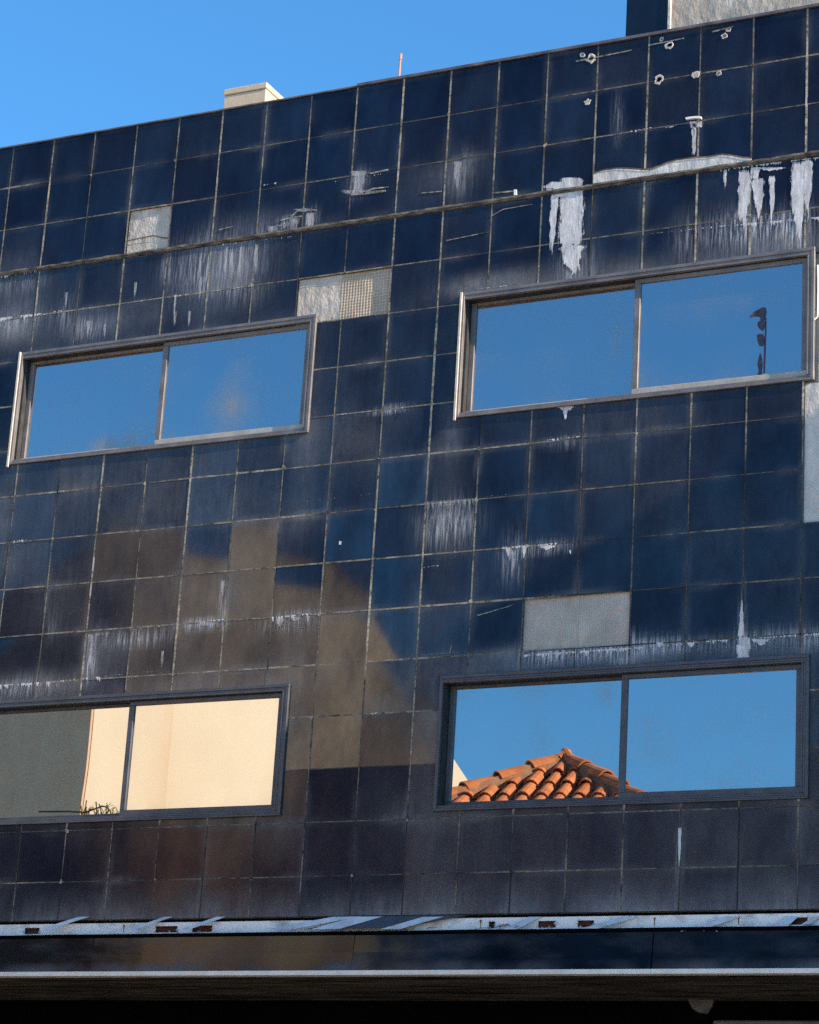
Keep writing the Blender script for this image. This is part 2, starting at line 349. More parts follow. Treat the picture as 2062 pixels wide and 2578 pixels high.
# grout, one strip per joint, each with its own amount of wear
gr = MB(); wa = []
grg = random.Random(5)
def gstrip(x0, x1, z0, z1, wv, hw=.017):
    vert = abs(z1 - z0) > abs(x1 - x0)
    hw *= .42 + .62 * min(1.3, max(wv)) + grg.uniform(-.08, .12)
    rects = [(x0 - hw, x1 + hw, z0, z1)] if vert else [(x0, x1, z0 - hw, z1 + hw)]
    for h in HOLES:
        if vert and (abs(x0 - h[0]) < .03 or abs(x0 - h[1]) < .03) and h not in WIN.values(): continue
        if not vert and (abs(z0 - h[2]) < .03 or abs(z0 - h[3]) < .03) and h not in WIN.values(): continue
        rects = cut2(rects, h)
    n = 6
    for (a, b, c, d) in rects:
        yy = .0035
        for i in range(n):
            p0, p1 = i / n, (i + 1) / n; q = len(gr.v)
            if vert: pts = [(a, c + (d - c) * p0), (b, c + (d - c) * p0), (b, c + (d - c) * p1), (a, c + (d - c) * p1)]
            else: pts = [(a + (b - a) * p0, c), (a + (b - a) * p1, c), (a + (b - a) * p1, d), (a + (b - a) * p0, d)]
            for k, (x, z) in enumerate(pts):
                gr.v.append((x * S, (-yy if vert else -yy + .0006) * S, (z + ZG) * S))
                t = p0 if (k in (0, 1) if vert else k in (0, 3)) else p1
                wa.append(wv[0] + (wv[1] - wv[0]) * t)
            gr.f.append((q, q + 1, q + 2, q + 3))
def cut2(rects, h):
    out = []
    for (a, b, c, d) in rects:
        if h[0] >= b or h[1] <= a or h[2] >= d or h[3] <= c: out.append((a, b, c, d)); continue
        if a < h[0]: out.append((a, h[0], c, d))
        if b > h[1]: out.append((h[1], b, c, d))
        m0, m1 = max(a, h[0]), min(b, h[1])
        if c < h[2]: out.append((m0, m1, c, h[2]))
        if d > h[3]: out.append((m0, m1, h[3], d))
    return out
ZZ = ROWZ + LOWZ
def wear_v(c, r):
    lo = 1.3 if c == 17 and r < 3 else .85 if c in (3, 5, 9, 10, 14, 17) else .52
    if c >= 12 and 9 <= r <= 13: lo = .22
    if r >= 15: lo = .22
    v = lo + grg.gauss(0, .26)
    return max(.05, v)
def wear_h(c, r):
    if r in (1, 2): v = grg.choice((.12, .25, .45, .65))
    elif r in (5, 6, 7) and c > 8: v = .4
    elif c >= 12 and 9 <= r <= 13: v = .22
    elif r >= 15: v = .28
    else: v = .58
    return max(.05, v + grg.gauss(0, .14))
prev = {}
for c in range(X0, X1 + 1):
    for r in range(len(ZZ) - 1):
        if r == 3: continue
        w0 = prev.get(c, wear_v(c, r)); w1 = wear_v(c, r); prev[c] = w1
        gstrip(c, c, ZZ[r + 1], ZZ[r], (w1, w0))
for r in range(1, len(ZZ) - 1):
    if r in (3, 4): continue
    p0 = wear_h(X0, r)
    for c in range(X0, X1):
        p1 = wear_h(c, r); gstrip(c + .017, c + 1 - .017, ZZ[r], ZZ[r], (p0, p1)); p0 = p1
for _ in range(60):                        # crumbs of lime and broken corners at the joints
    c = grg.randrange(0, 18); rr_ = grg.choice([k for k in range(1, len(ZZ) - 1) if k not in (3, 4)]); q = len(gr.v)
    if any(h[0] - .05 < c < h[1] + .05 and h[2] - .05 < ZZ[rr_] < h[3] + .05 for h in HOLES): continue
    nn_ = 7; sz = grg.uniform(.02, .05); dx_, dz_ = grg.uniform(-.02, .02), grg.uniform(-.02, .02)
    for j in range(nn_):
        a = 2 * math.pi * j / nn_; k_ = sz * grg.uniform(.4, 1.3); gr.v.append(tuple(P(c + dx_ + math.cos(a) * k_, ZZ[rr_] + dz_ + math.sin(a) * k_, -.0075))); wa.append(grg.uniform(.6, 1.3))
    gr.f.append(tuple(range(q, q + nn_)))
gr.at = {'wear': wa}
gr.build('grout', M['grout'], bldg, fix=False)

# backing wall with window openings, body of the building
def rect_wall(x0, x1, z0, z1, holes, y0, y1):
    xs = sorted({x0, x1, *[h[0] for h in holes], *[h[1] for h in holes]}); zs = sorted({z0, z1, *[h[2] for h in holes], *[h[3] for h in holes]})
    mb = MB()
    for a, b in zip(xs, xs[1:]):
        for c, d in zip(zs, zs[1:]):
            if a < x0 or b > x1 or c < z0 or d > z1: continue
            if any(h[0] <= (a + b) / 2 <= h[1] and h[2] <= (c + d) / 2 <= h[3] for h in holes): continue
            mb.box(a, b, y0, y1, c, d)
    return mb
wb = rect_wall(X0, X1, -15.95, .13, list(WIN.values()), .068, .6); wb.build('wall', M['wallback'], bldg)
rb = MB()
rb.box(X0, X1, .62, .9, .0, .10); rb.box(X0, X1, .9, 22, -.9, -.6); rb.box(X0, X1, 21.6, 22, -15.9, -.9); rb.box(X0, X0 + .4, .6, 21.6, -15.9, -.9); rb.box(X1 - .4, X1, .6, 21.6, -15.9, -.9)
rb.box(X0 + .4, X1 - .4, .6, 21.6, -16.6, -15.95)
rb.build('rear_walls', M['block'], bldg)
rm = MB()
rm.box(X0 + 1, X1 - 1, 1.0, 1.3, -15.5, -4)
rm.build('interior', M['void'], bldg)

# bare patches
def patch(a, b, c, d, mat, y=.046, label=None, seed=0, bump=.006, spots=0):
    mb = MB(); nx = max(4, int((b - a) * 14)); nz = max(4, int((d - c) * 14))
    for i in range(nx + 1):
        for j in range(nz + 1):
            x = a + (b - a) * i / nx; z = c + (d - c) * j / nz
            e = 1 if 0 < i < nx and 0 < j < nz else 0
            yy = y - bump * 1.3 * (noise.fractal(Vector((x * 2.3, seed, z * 2.3)), .8, 2.1, 4)) * e
            mb.v.append(tuple(P(x, z, yy)))
    for i in range(nx):
        for j in range(nz):
            q = i * (nz + 1) + j; mb.f.append((q, q + nz + 1, q + nz + 2, q + 1))
    o = mb.build('bare_patch', mat, bldg, smooth=True, fix=False)
    if label: o['label'] = label
    return o
patch(3.01, 3.99, -2.68, -1.75, M['p_rough'], label='square of rough pale plaster where one tile is missing', seed=1, bump=.007)
patch(7.01, 7.93, -4.69, -3.765, M['p_rough'], label='rough pale plaster above the window corner', seed=2, bump=.007)
patch(7.93, 8.99, -4.69, -3.765, M['p_scrim'], y=.044, label='plaster with a scrim mesh imprint', seed=3, bump=.006)
patch(12.01, 13.99, -11.38, -10.435, M['p_trowel'], label='grey ridged mortar where two tiles are missing', seed=4, bump=.002)
patch(17.02, 24, -9.48, -6.99, M['p_pale'], label='pale grey mortar at the right edge', seed=5)
patch(17.25, 24, -6.97, -4.6, M['p_rough'], y=.044, label='rough beige mortar beside the window', seed=6)
ck = MB()                                              # crack line across the square patch
pts = [(266, 506), (285, 502), (305, 498), (322, 495), (340, 499), (356, 500)]
for (a, b) in zip(pts, pts[1:]):
    (xa, za), (xb, zb) = at(*a), at(*b)
    ck.poly([P(xa, za - .012, .022), P(xb, zb - .012, .022), P(xb, zb + .012, .022), P(xa, za + .012, .022)])
ck.build('plaster_crack', M['ledge'], bldg)

# broken tile edge along the ledge: exposed mortar strip
# the strip is fresh mortar, a little rough
mb = MB(); (xa, za), (xb, zb) = at(1217, 1253), at(1211, 1370); mb.poly([P(xa - .008, -11.38, .030), P(xa + .008, -11.38, .030), P(xa + .006, -10.44, .030), P(xa - .006, -10.44, .030)]); mb.build('mortar_joint', M['p_rough'], bldg)
out = [(1249, 391), (1249, 366), (1270, 359), (1300, 355), (1330, 356), (1352, 358), (1368, 358), (1385, 352), (1402, 345), (1425, 338), (1440, 336), (1462, 333), (1490, 332), (1520, 326), (1545, 329), (1565, 333), (1582, 334), (1582, 344), (1500, 357), (1400, 370), (1300, 383)]
mb = MB(); mb.prism([P(*at(x, y)[0:1], at(x, y)[1], -.012) for x, y in out], Vector((0, .006, 0)))
o = mb.build('bare_patch', M['p_pale'], bldg); o['label'] = 'wavy strip of bare mortar above the ledge'
mb = MB(); up = out[1:17]
for (a, b) in zip(up, up[1:]):
    (xa, za), (xb, zb) = at(*a), at(*b)
    mb.poly([P(xa, za - .008, -.022), P(xb, zb - .008, -.022), P(xb, zb + .022, -.022), P(xa, za + .022, -.022)])
mb.build('broken_edge', M['ledge'], bldg)

# ledge between parapet and wall: an uneven, dirty bead
lg = MB(); n = 560; xs = [X0 + (X1 - X0) * i / n for i in range(n + 1)]
prof = [(.0, 0), (-.035, -.004), (-.045, -.045), (-.03, -.088), (0, -.095)]
for x in xs:
    jz = .018 * noise.fractal(Vector((x * 1.7, 3, 0)), 1, 2, 4); jy = .012 * noise.noise(Vector((x * 6, 7, 0)))
    for (y, z) in prof: lg.v.append(tuple(P(x, -2.684 + z * (1 + 2 * jz / .04 * .3) + jz, y + jy * (y < 0) - .002)))
for i in range(n):
    for j in range(4): q = i * 5 + j; lg.f.append((q, q + 5, q + 6, q + 1))
lg.build('ledge', M['ledge'], bldg, fix=False)

# coping
cp = MB(); cp.box(X0, 7.99, -.035, .9, .135, .165); cp.box(7.99, X1, -.045, .9, .145, .20); cp.build('coping', M['coping'], bldg)

# ------------------------------------------------------------------ lime runs and chips on the tiles
def run_poly(mb, ed, cx, y0, y1, w0, w1, jag=.22, point=True, seed=0, yoff=-.006):
    """a vertical run of lime: px centre, top, bottom, widths at top and bottom; seven columns with a soft-edge attribute"""
    h = max(8, int((y1 - y0) / 2.2)); b = len(mb.v); m_ = 15
    k = -(115 - 95 * min(1, max(0, (cx - 700) / 1000))) / 1720  # verticals lean a little
    y1 += (y1 - y0) * .12
    for i in range(h + 1):
        t = i / h; y = y0 + (y1 - y0) * t; ww = (w0 + (w1 - w0) * t) * 1.15
        ww *= 1 + jag * noise.noise(Vector((seed * 3.1, y * .07, 1))); c_ = cx + k * (y - y0) + jag * w0 * .3 * noise.noise(Vector((seed * 1.7, y * .05, 4)))
        for j in range(m_):
            s_ = (j / (m_ - 1) - .5); x, z = at(c_ + s_ * ww, y); mb.v.append(tuple(P(x, z, yoff)))
            fing = .5 + .5 * noise.noise(Vector((seed * 5.3 + s_ * max(2.5, w0 / 7), 2, 8)))
            Lj = (1 - (.75 if point else .12) * fing * (.35 + 1.3 * abs(s_) * 2 if point else 1))
            side = 1 - (abs(s_) * 2) ** 4; bot = min(1, max(0, (Lj - t) * (5 if point else 9))); top = min(1, t * 12 + .5)
            ed.append(side * bot * top)
    for i in range(h):
        for j in range(m_ - 1): q = b + i * m_ + j; mb.f.append((q, q + m_, q + m_ + 1, q + 1))
RC = [0]
def runs(label, L, mat='lime'):
    for s_, a in enumerate(L):
        RC[0] += 1; mb = MB(); ed = []
        run_poly(mb, ed, *a, seed=s_ + len(label), yoff=-.006 - .0012 * (RC[0] % 7))
        mb.at = {'edge': ed}; o = mb.build('lime_run', M[mat], bldg, fix=False)
        if s_ == 0: o['label'] = label
runs('thick white lime run above the right upper window', [(1205, 402, 520, 52, 52, .1, False), (1206, 515, 596, 50, 26, .4), (1168, 408, 560, 15, 15, .3), (1190, 398, 416, 84, 60, .3, False), (1205, 374, 396, 50, 52, .5, False), (1180, 383, 398, 50, 60, .6, False)])
runs('white lime runs near the right edge', [(1568, 358, 500, 30, 36, .2), (1597, 375, 478, 26, 20, .4), (1590, 352, 378, 22, 18, .3, False), (1626, 370, 492, 12, 11, .4), (1527, 358, 408, 7, 5, .3), (1683, 340, 530, 34, 44, .2), (1702, 335, 480, 20, 16, .3), (1620, 352, 362, 70, 20, .4)])
runs('small lime drips under the right upper window', [(1192, 855, 866, 42, 34, .3), (1191, 858, 888, 12, 6, .3)])
runs('thin lime drips on the lower left tiles', mat='soft', L=[(343, 1370, 1412, 5, 6, .3), (470, 1222, 1262, 8, 6, .3), (590, 1300, 1322, 16, 12, .5), (650, 1296, 1312, 8, 5, .4), (620, 1298, 1310, 26, 8, .5), (192, 1336, 1410, 12, 8, .3), (436, 1310, 1318, 46, 20, .5)])
runs('thin lime drips above the left upper window', mat='soft', L=[(478, 520, 590, 5, 8, .3), (490, 530, 602, 6, 9, .3), (508, 520, 600, 5, 5, .3), (541, 515, 590, 9, 7, .3), (140, 615, 650, 6, 8, .3), (187, 675, 712, 8, 7, .3), (222, 682, 710, 6, 8, .3), (370, 620, 690, 4, 6, .3), (424, 582, 640, 5, 7, .3), (400, 655, 690, 5, 7, .3), (370, 655, 690, 5, 7, .3), (286, 594, 630, 5, 7, .3)])
runs('spike of lime at a joint of the lower right tiles', [(1562, 1262, 1344, 3, 16, .2, False), (1566, 1340, 1392, 26, 30, .3, False), (1600, 1345, 1362, 50, 20, .4), (1432, 1742, 1830, 7, 10, .3), (1455, 1352, 1365, 22, 8, .4), (1390, 1352, 1366, 18, 8, .5)])
runs('grey lime film under the brackets of the parapet', mat='soft', L=[(756, 366, 402, 22, 20, .3, False), (756, 400, 412, 70, 44, .5), (756, 360, 370, 34, 28, .3, False), (655, 448, 476, 16, 14, .3, False), (620, 458, 486, 18, 16, .3, False), (575, 476, 492, 22, 22, .5, False), (640, 440, 447, 50, 56, .5), (965, 340, 400, 16, 18, .3)])
runs('short lime drips on the middle tiles', [(1070, 1152, 1176, 10, 8, .4), (1104, 1150, 1180, 9, 7, .3), (1150, 1148, 1160, 34, 14, .5), (1201, 1158, 1170, 4, 3, .2), (717, 1139, 1147, 6, 6, .1, False)])

def fringe(x0, y0, x1, y1, ln, dens=.5, seed=0, mat='lime', name='lime crust hanging from a joint'):
    """ragged crust of lime hanging from a horizontal joint (px ends, mean drip length, share of the joint that drips)"""
    mb = MB(); ed = []; n_ = int((x1 - x0) / 1.6); h = 16; rg = random.Random(seed + 77)
    off = -.005 - .0013 * (seed % 5)
    for i in range(n_ + 1):
        t = i / n_; px = x0 + (x1 - x0) * t; py = y0 + (y1 - y0) * t
        a_ = .5 + .5 * noise.noise(Vector((px * .045, seed, 0))); b_ = .5 + .5 * noise.noise(Vector((px * .22, seed, 5)))
        L = ln * 2.1 * max(0, a_ * .7 + b_ * .9 - (1.22 - dens)) ** 1.2 + .9 * (a_ + .3 * b_ > .86 - .4 * (dens - .5)) - .9 * (a_ + .3 * b_ <= .5); e_end = min(1, i / 3, (n_ - i) / 3)
        for j in range(h + 1):
            f_ = j / h; x, z = at(px - .03 * f_ * ln, py - 1.6 + (ln * 2.0 + 3) * f_); mb.v.append(tuple(P(x, z, off)))
            d_ = (ln * 2.0 + 3) * f_ - 1.6; ed.append(max(0, min(.85, (L - d_) / (2.6 + L * .6))) * e_end * (.3 if j == 0 else 1))
    for i in range(n_):
        for j in range(h): q = i * (h + 1) + j; mb.f.append((q, q + h + 1, q + h + 2, q + 1))
    mb.at = {'edge': ed}; mb.build('lime_crust', M[mat], bldg, fix=False)
FR = [(400, 1313, 475, 1303, 11, .6), (566, 1300, 660, 1291, 17, .62), (178, 1337, 232, 1331, 26, .55), (232, 1332, 380, 1314, 7, .42), (-10, 1443, 90, 1436, 18, .66), (95, 1436, 215, 1424, 20, .55), (215, 1425, 330, 1413, 6, .4),
      (1100, 1379, 1216, 1371, 15, .7), (1216, 1371, 1332, 1363, 17, .75), (1332, 1364, 1442, 1355, 13, .6), (1442, 1353, 1562, 1345, 12, .62), (1562, 1346, 1684, 1336, 12, .66), (1690, 1336, 1740, 1332, 20, .7),
      (1055, 1153, 1110, 1148, 20, .6), (1130, 1148, 1180, 1143, 9, .66), (1180, 1143, 1215, 1140, 6, .4), (-10, 583, 84, 568, 15, .6), (84, 568, 240, 545, 5, .45), (-10, 671, 92, 659, 19, .62), (92, 659, 250, 640, 7, .42), (250, 640, 350, 626, 4, .45),
      (1508, 358, 1740, 330, 8, .72), (1232, 400, 1400, 373, 4, .5), (1545, 474, 1740, 456, 14, .64), (1360, 494, 1545, 474, 6, .5), (815, 863, 852, 858, 7, .6), (705, 874, 800, 864, 5, .45), (1148, 927, 1232, 918, 8, .55),
      (893, 1058, 1002, 1050, 36, .6), (893, 1168, 1000, 1158, 8, .45), (885, 1196, 930, 1190, 6, .5), (450, 517, 630, 497, 9, .5), (350, 627, 545, 600, 6, .5), (700, 384, 810, 366, 5, .45), (545, 392, 600, 383, 6, .5), (1350, 280, 1470, 256, 5, .5),
      (1310, 280, 1375, 268, 12, .6), (1245, 292, 1300, 284, 4, .45), (885, 1380, 980, 1372, 5, .4), (1005, 1048, 1090, 1040, 3, .4), (20, 1140, 60, 1136, 16, .55), (635, 1058, 790, 1040, 3, .35), (770, 1503, 800, 1501, 5, .6), (960, 615, 1100, 598, 4, .5)]
for i, a_ in enumerate(FR): fringe(*a_, seed=i, mat='soft' if i in (2, 28, 38) else 'lime')
CHIPS = [(1244, 123, 11, 1, '4'), (1410, 95, 10, 1, ''), (1387, 168, 10, 1, ''), (1464, 157, 8.5, 0, ''), (1513, 155, 7, 1, ''), (1237, 215, 7.5, 0, ''), (1525, 76, 7, 1, ''), (1226, 116, 6, 1, ''), (1393, 83, 5, 1, ''), (1534, 62, 6, 1, '')]
for i, (px, py, r, ring, _) in enumerate(CHIPS):
    mb = MB(); rg = random.Random(i + 3); n = 14
    c = len(mb.v); x, z = at(px, py); k_ = 1 / 108.0; n = 13
    rad = [r * k_ * rg.uniform(.70, 1.2) for _ in range(n)]
    for lv, (f_, y_) in enumerate(((1.0, -.004), (.86, -.010), (.52, -.008), (.0, -.006))):
        for j in range(n):
            a = 2 * math.pi * j / n; mb.v.append(tuple(P(x + math.cos(a) * rad[j] * f_, z + math.sin(a) * rad[j] * f_, y_ * (1 + .4 * rg.random()))))
    for lv in range(3):
        for j in range(n): q = c + lv * n; mb.f.append((q + j, q + (j + 1) % n, q + n + (j + 1) % n, q + n + j))
    o = mb.build('chip', M['p_rough'], bldg, fix=True)
    if ring:
        mb2 = MB()
        for j in range(n):
            a = 2 * math.pi * j / n
            mb2.v.append(tuple(P(x + .12 * r * k_ + math.cos(a) * rad[j] * .52, z + math.sin(a) * rad[j] * .45, -.014)))
        mb2.f.append(tuple(range(n)))
        mb2.build('chip_core', M['tile'] if i in (1, 2) else M['ledge'], o)
# white bar with mortar under it, small brackets
def quadpx(mb, pts, y=-.012, th=.02):
    mb.prism([P(*at(a, b), y) for a, b in pts], Vector((0, th * S, 0)))
mb = MB(); quadpx(mb, [(1445, 250), (1458, 248), (1470, 247), (1478, 248), (1478, 252), (1468, 251), (1458, 252), (1446, 254)], -.06, .05)
o = mb.build('bracket', M['steel'], bldg); o['label'] = 'short bright white bar'
mb = MB(); ed = []
for a in [(1466, 255, 269, 34, 26, .6, False), (1462, 259, 326, 11, 8, .3, False)]: run_poly(mb, ed, *a, seed=40)
mb.at = {'edge': [e * .8 for e in ed]}; mb.build('lime_run', M['lime'], bldg, fix=False)
mb = MB(); quadpx(mb, [(1083, 400), (1088, 400), (1088, 411), (1083, 412)], -.03, .03); mb.build('bracket', M['steel'], bldg)
# thin raised fragments of broken tile edge
mb = MB()
for pts in ([(1213, 128), (1330, 105), (1330, 107), (1213, 131)], [(1365, 95), (1440, 80), (1440, 82), (1365, 97)], [(1500, 66), (1545, 55), (1545, 57), (1500, 69)],
            [(780, 364), (817, 356), (817, 360), (780, 367)], [(740, 408), (778, 404), (812, 400), (812, 404), (778, 409), (740, 412)], [(765, 405), (785, 396), (818, 393), (818, 395), (786, 399), (766, 408)],
            [(590, 463), (610, 458), (635, 454), (635, 457), (610, 461), (590, 466)], [(462, 483), (490, 476), (490, 478), (462, 485)], [(612, 455), (625, 444), (640, 438), (668, 442), (668, 444), (640, 441), (627, 447), (614, 458)],
            [(888, 406), (930, 402), (930, 404), (888, 408)], [(1150, 408), (1230, 396), (1230, 398), (1150, 411)], [(1040, 405), (1085, 401), (1085, 404), (1040, 408)],
            [(575, 478), (600, 472), (600, 474), (575, 480)], [(1033, 455), (1060, 440), (1120, 430), (1120, 431), (1060, 442), (1034, 457)], [(940, 506), (1030, 488), (1030, 489), (940, 508)],
            [(1005, 1295), (1040, 1285), (1085, 1272), (1085, 1273), (1040, 1287), (1005, 1297)], [(946, 1376), (951, 1356), (952, 1356), (949, 1377)]):
    mb = MB(); quadpx(mb, pts, -.014, .008); mb.build('broken_edge', M['hair'], bldg)

# ------------------------------------------------------------------ windows
def window(key, frame, warm, label, low):
    a, b, c, d = WIN[key]
    mb = MB(); t = .075
    # outer flange, stands proud of the tiles; top and bottom rails run through, jambs butt between them
    def ring(a, b, c, d, t, y0, y1, tb=None):
        tb = tb or t
        mb.box(a, b, y0, y1, d - t, d); mb.box(a, b, y0, y1, c, c + tb); mb.box(a, a + t, y0, y1, c + tb, d - t); mb.box(b - t, b, y0, y1, c + tb, d - t)
    ring(a, b, c, d, .060, -.050, .04, .030)
    mb.box(a + .0605, b - .0605, -.038, .03, d - .100, d - .0605); mb.box(a + .0605, b - .0605, -.046, .03, d - .134, d - .1005)
    mb.box(a + .0605, b - .0605, -.034, .03, c + .0305, c + .062); mb.box(a + .0605, b - .0605, -.022, .03, c + .0625, c + .097)
    mb.box(b - .100, b - .0605, -.038, .03, c + .0975, d - .1345); mb.box(b - .134, b - .1005, -.045, .03, c + .0975, d - .1345)
    fr = mb.build('window', frame, bldg); fr['label'] = label; bevel(fr, .002)
    tm = MB(); tm.box(a + .002, b - .002, .042, .30, d - .139, d - .002); tm.box(a + .002, b - .002, .042, .30, c + .002, c + .097); tm.box(a + .002, a + .105, .042, .30, c + .0975, d - .1395); tm.box(b - .139, b - .002, .042, .30, c + .0975, d - .1395)
    tm.build('dark_reveal', M['dark_reveal'], fr)  # inner reveal ring, the recess shade is put into its dark colour
    ia, ib, ic, id_ = a + .107, b - .14, c + .098, d - .14
    mid = 4.10 + (a - .79) * 1.0 if a < 5 else 13.88
    def sash(xa, xb, y0, y1, st, bt, tt, mats):
        m1 = MB(); m1.box(xa, xb, y0, y1, id_ - tt, id_); m1.box(xa, xa + st, y0, y1, ic + bt, id_ - tt); m1.box(xb - st, xb, y0, y1, ic + bt, id_ - tt)
        o = m1.build('sash', mats[0], fr); bevel(o, .003)
        m2 = MB(); m2.box(xa, xb, y0 - .004, y1, ic, ic + bt); o2 = m2.build('bottom_rail', mats[1], fr); bevel(o2, .003)
        # pane, finely divided so that grime can be spread over it
        pm = MB(); fl = []; nx, nz = 28, 18; yp = (y0 + y1) / 2
        for i in range(nx + 1):
            for j in range(nz + 1):
                x = xa + st - .01 + (xb - xa - 2 * st + .02) * i / nx; z = ic + bt - .01 + (id_ - tt - ic - bt + .02) * j / nz
                pm.v.append(tuple(P(x, z, yp))); v = field(GRIME, x, z); v += .16 * math.exp(-((z - ic - bt) / .12) ** 2) + .10 * math.exp(-((x - xa - st) / .1) ** 2) + .08 * math.exp(-((xb - st - x) / .08) ** 2); fl.append(min(1, v))
        for i in range(nx):
            for j in range(nz): q = i * (nz + 1) + j; pm.f.append((q, q + nz + 1, q + nz + 2, q + 1))
        pm.at = {'film': fl}; return pm.build('pane', M['glass'], fr, fix=False)
    sash(ia, mid + .10, .17, .26, .10, .09, .05, (frame, warm))
    sash(mid - .02, ib, .05, .13, .11, .12, .08, (frame, warm))
    return fr
GRIME = [B(640, 300, .1, .1, 0), B(240, 925, .9, .16, .75), B(300, 890, .6, .5, .35), B(330, 730, .8, .5, .2), B(480, 870, .5, .55, .55), B(490, 780, .35, .9, .22), B(1290, 800, .6, .5, .22), B(1020, 640, 1, .3, .1),
         B(1270, 1450, .2, .22, .9), B(1060, 1445, 1.2, .2, .45), B(1470, 1640, .6, .5, .42), B(1360, 1500, .3, 1.2, .15), B(1130, 1545, .2, .4, .22), B(1500, 1560, 1.4, .6, .18), B(1560, 640, 1.5, .3, .10), B(1290, 720, .15, 1.0, .3)]
window('UL', M['alu'], M['alu_warm'], 'upper left sliding window reflecting clear blue sky', False)
wur = window('UR', M['alu'], M['alu_warm'], 'upper right sliding window with a dark shape on its glass', False)
window('LL', M['alu_dark'], M['alu_dark'], 'lower left sliding window reflecting a cream wall', True)  # dark aluminium; frame colour also carries the shade on the lower storey
window('LR', M['alu_dark'], M['alu_dark'], 'lower right sliding window reflecting a clay tiled roof', True)
# proud outer strips on the left of the upper windows, sunlight put into their pale colour, and one on the far right
for key in ('UL', 'UR'):
    a, b, c, d = WIN[key]; mb = MB(); mb.box(a - .024, a + .022, -.082, -.052, c - .06, d + .002); o = mb.build('jamb_strip', M['jamb'], bldg); bevel(o, .002)
a, b, c, d = WIN['UR']; mb = MB(); mb.tube([P(b + .05, z, -.03 - .03 * math.sin((z - c) * 3)) for z in [d - .35 - .12 * i for i in range(9)]] + [P(b - .0, d - 1.36, -.04)], .006, 6)
mb.build('jamb_strip', M['trim'], bldg)
# dark shape laid on the pane (depth of the glass)
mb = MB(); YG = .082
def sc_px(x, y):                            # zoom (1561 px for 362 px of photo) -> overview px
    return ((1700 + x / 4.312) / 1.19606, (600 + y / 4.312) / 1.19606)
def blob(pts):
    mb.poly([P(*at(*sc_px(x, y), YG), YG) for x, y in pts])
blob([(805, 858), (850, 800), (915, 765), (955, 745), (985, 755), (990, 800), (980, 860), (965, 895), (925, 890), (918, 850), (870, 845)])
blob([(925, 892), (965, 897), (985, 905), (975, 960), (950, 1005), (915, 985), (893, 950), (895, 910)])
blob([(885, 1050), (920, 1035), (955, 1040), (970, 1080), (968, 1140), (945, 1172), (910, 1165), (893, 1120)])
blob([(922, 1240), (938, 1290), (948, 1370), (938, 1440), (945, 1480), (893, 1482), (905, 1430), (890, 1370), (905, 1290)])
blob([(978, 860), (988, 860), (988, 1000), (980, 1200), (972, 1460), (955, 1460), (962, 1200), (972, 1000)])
o = mb.build('dark_shape', M['pane_shape'], wur, fix=False)

# ------------------------------------------------------------------ roof: block, chimney, rod
yb = .6; xl, _ = at(1317, 70, yb); xm, _ = at(1408, 60, yb)
pt_ = thing('roof_block', 'rooftop block clad in one column of navy tile beside smeared bare mortar', 'rooftop block', P(14, .2, 1))
mb = MB(); mb.box(xl, xm, yb, 5, .201, 6); mb.build('tiled_pier', M['void'] if 0 else simple('navy_pier', (.004, .006, .014), (.010, .013, .024), 3, rough=.12, bump=0), pt_)
patch_o = MB(); nx, nz = 90, 46
for i in range(nx + 1):
    for j in range(nz + 1):
        x = xm + .002 + (X1 - xm) * i / nx; z = .201 + 5.7 * j / nz
        patch_o.v.append(tuple(P(x, z, yb + .03 - .014 * noise.fractal(Vector((x * 2, 9, z * 2)), .8, 2.1, 4))))
for i in range(nx):
    for j in range(nz): q = i * (nz + 1) + j; patch_o.f.append((q, q + nz + 1, q + nz + 2, q + 1))
patch_o.build('mortar_face', M['p_pent'], pt_, smooth=True, fix=False)
mb = MB(); mb.box(xm + .02, X1, yb + .10, 5, .201, 5.95); mb.build('block_wall', M['block'], pt_)
mb = MB(); mb.box(xm - .02, xm + .03, yb - .03, yb + .09, .201, 6.0); mb.build('corner_bead', M['p_rough'], pt_)
# chimney, set back on the roof
yc = 3.0; xa, za = at(471, 189, yc); xb, zb = at(562, 172, yc)
ch = thing('chimney', 'short boxy beige chimney with a flat cap behind the roof edge', 'chimney', P((xa + xb) / 2, -.6, yc))
dep = 1.15
mb = MB(); mb.box(xa + .02, xb - .02, yc + .02, yc + dep, -.6, zb - .15); o = mb.build('chimney_stack', M['chimney'], ch); bevel(o, .004)
mb = MB(); mb.box(xa, xb, yc, yc + dep + .03, zb - .14, zb); o = mb.build('chimney_cap', M['chimney'], ch); bevel(o, .006)
xr, zr = at(840, 162, .5); _, zt = at(843, 114, .5)
mb = MB(); mb.tube([P(xr, .1, .5), P(xr + .004, zt - .03, .5)], .0085, 8); mb.tube([P(xr + .004, zt - .12, .5), P(xr + .006, zt, .5)], .012, 8)
o = mb.build('roof_rod', M['rust_pole']); tag(o, 'thin orange rod standing up from the roof edge', 'rod')

# ------------------------------------------------------------------ canopy band: steel channel, straps, fascia, trim, soffit
cn = thing('shop_canopy', 'long dark glossy canopy with pale steel channel above and white edge trim below', 'canopy', P(10, -16.9, 0))
YF = -.16                                  # fascia stands proud of the facade
mb = MB(); mb.box(X0, X1, -.03, .02, -15.985, -15.945); mb.build('drip_edge', M['black'], cn)
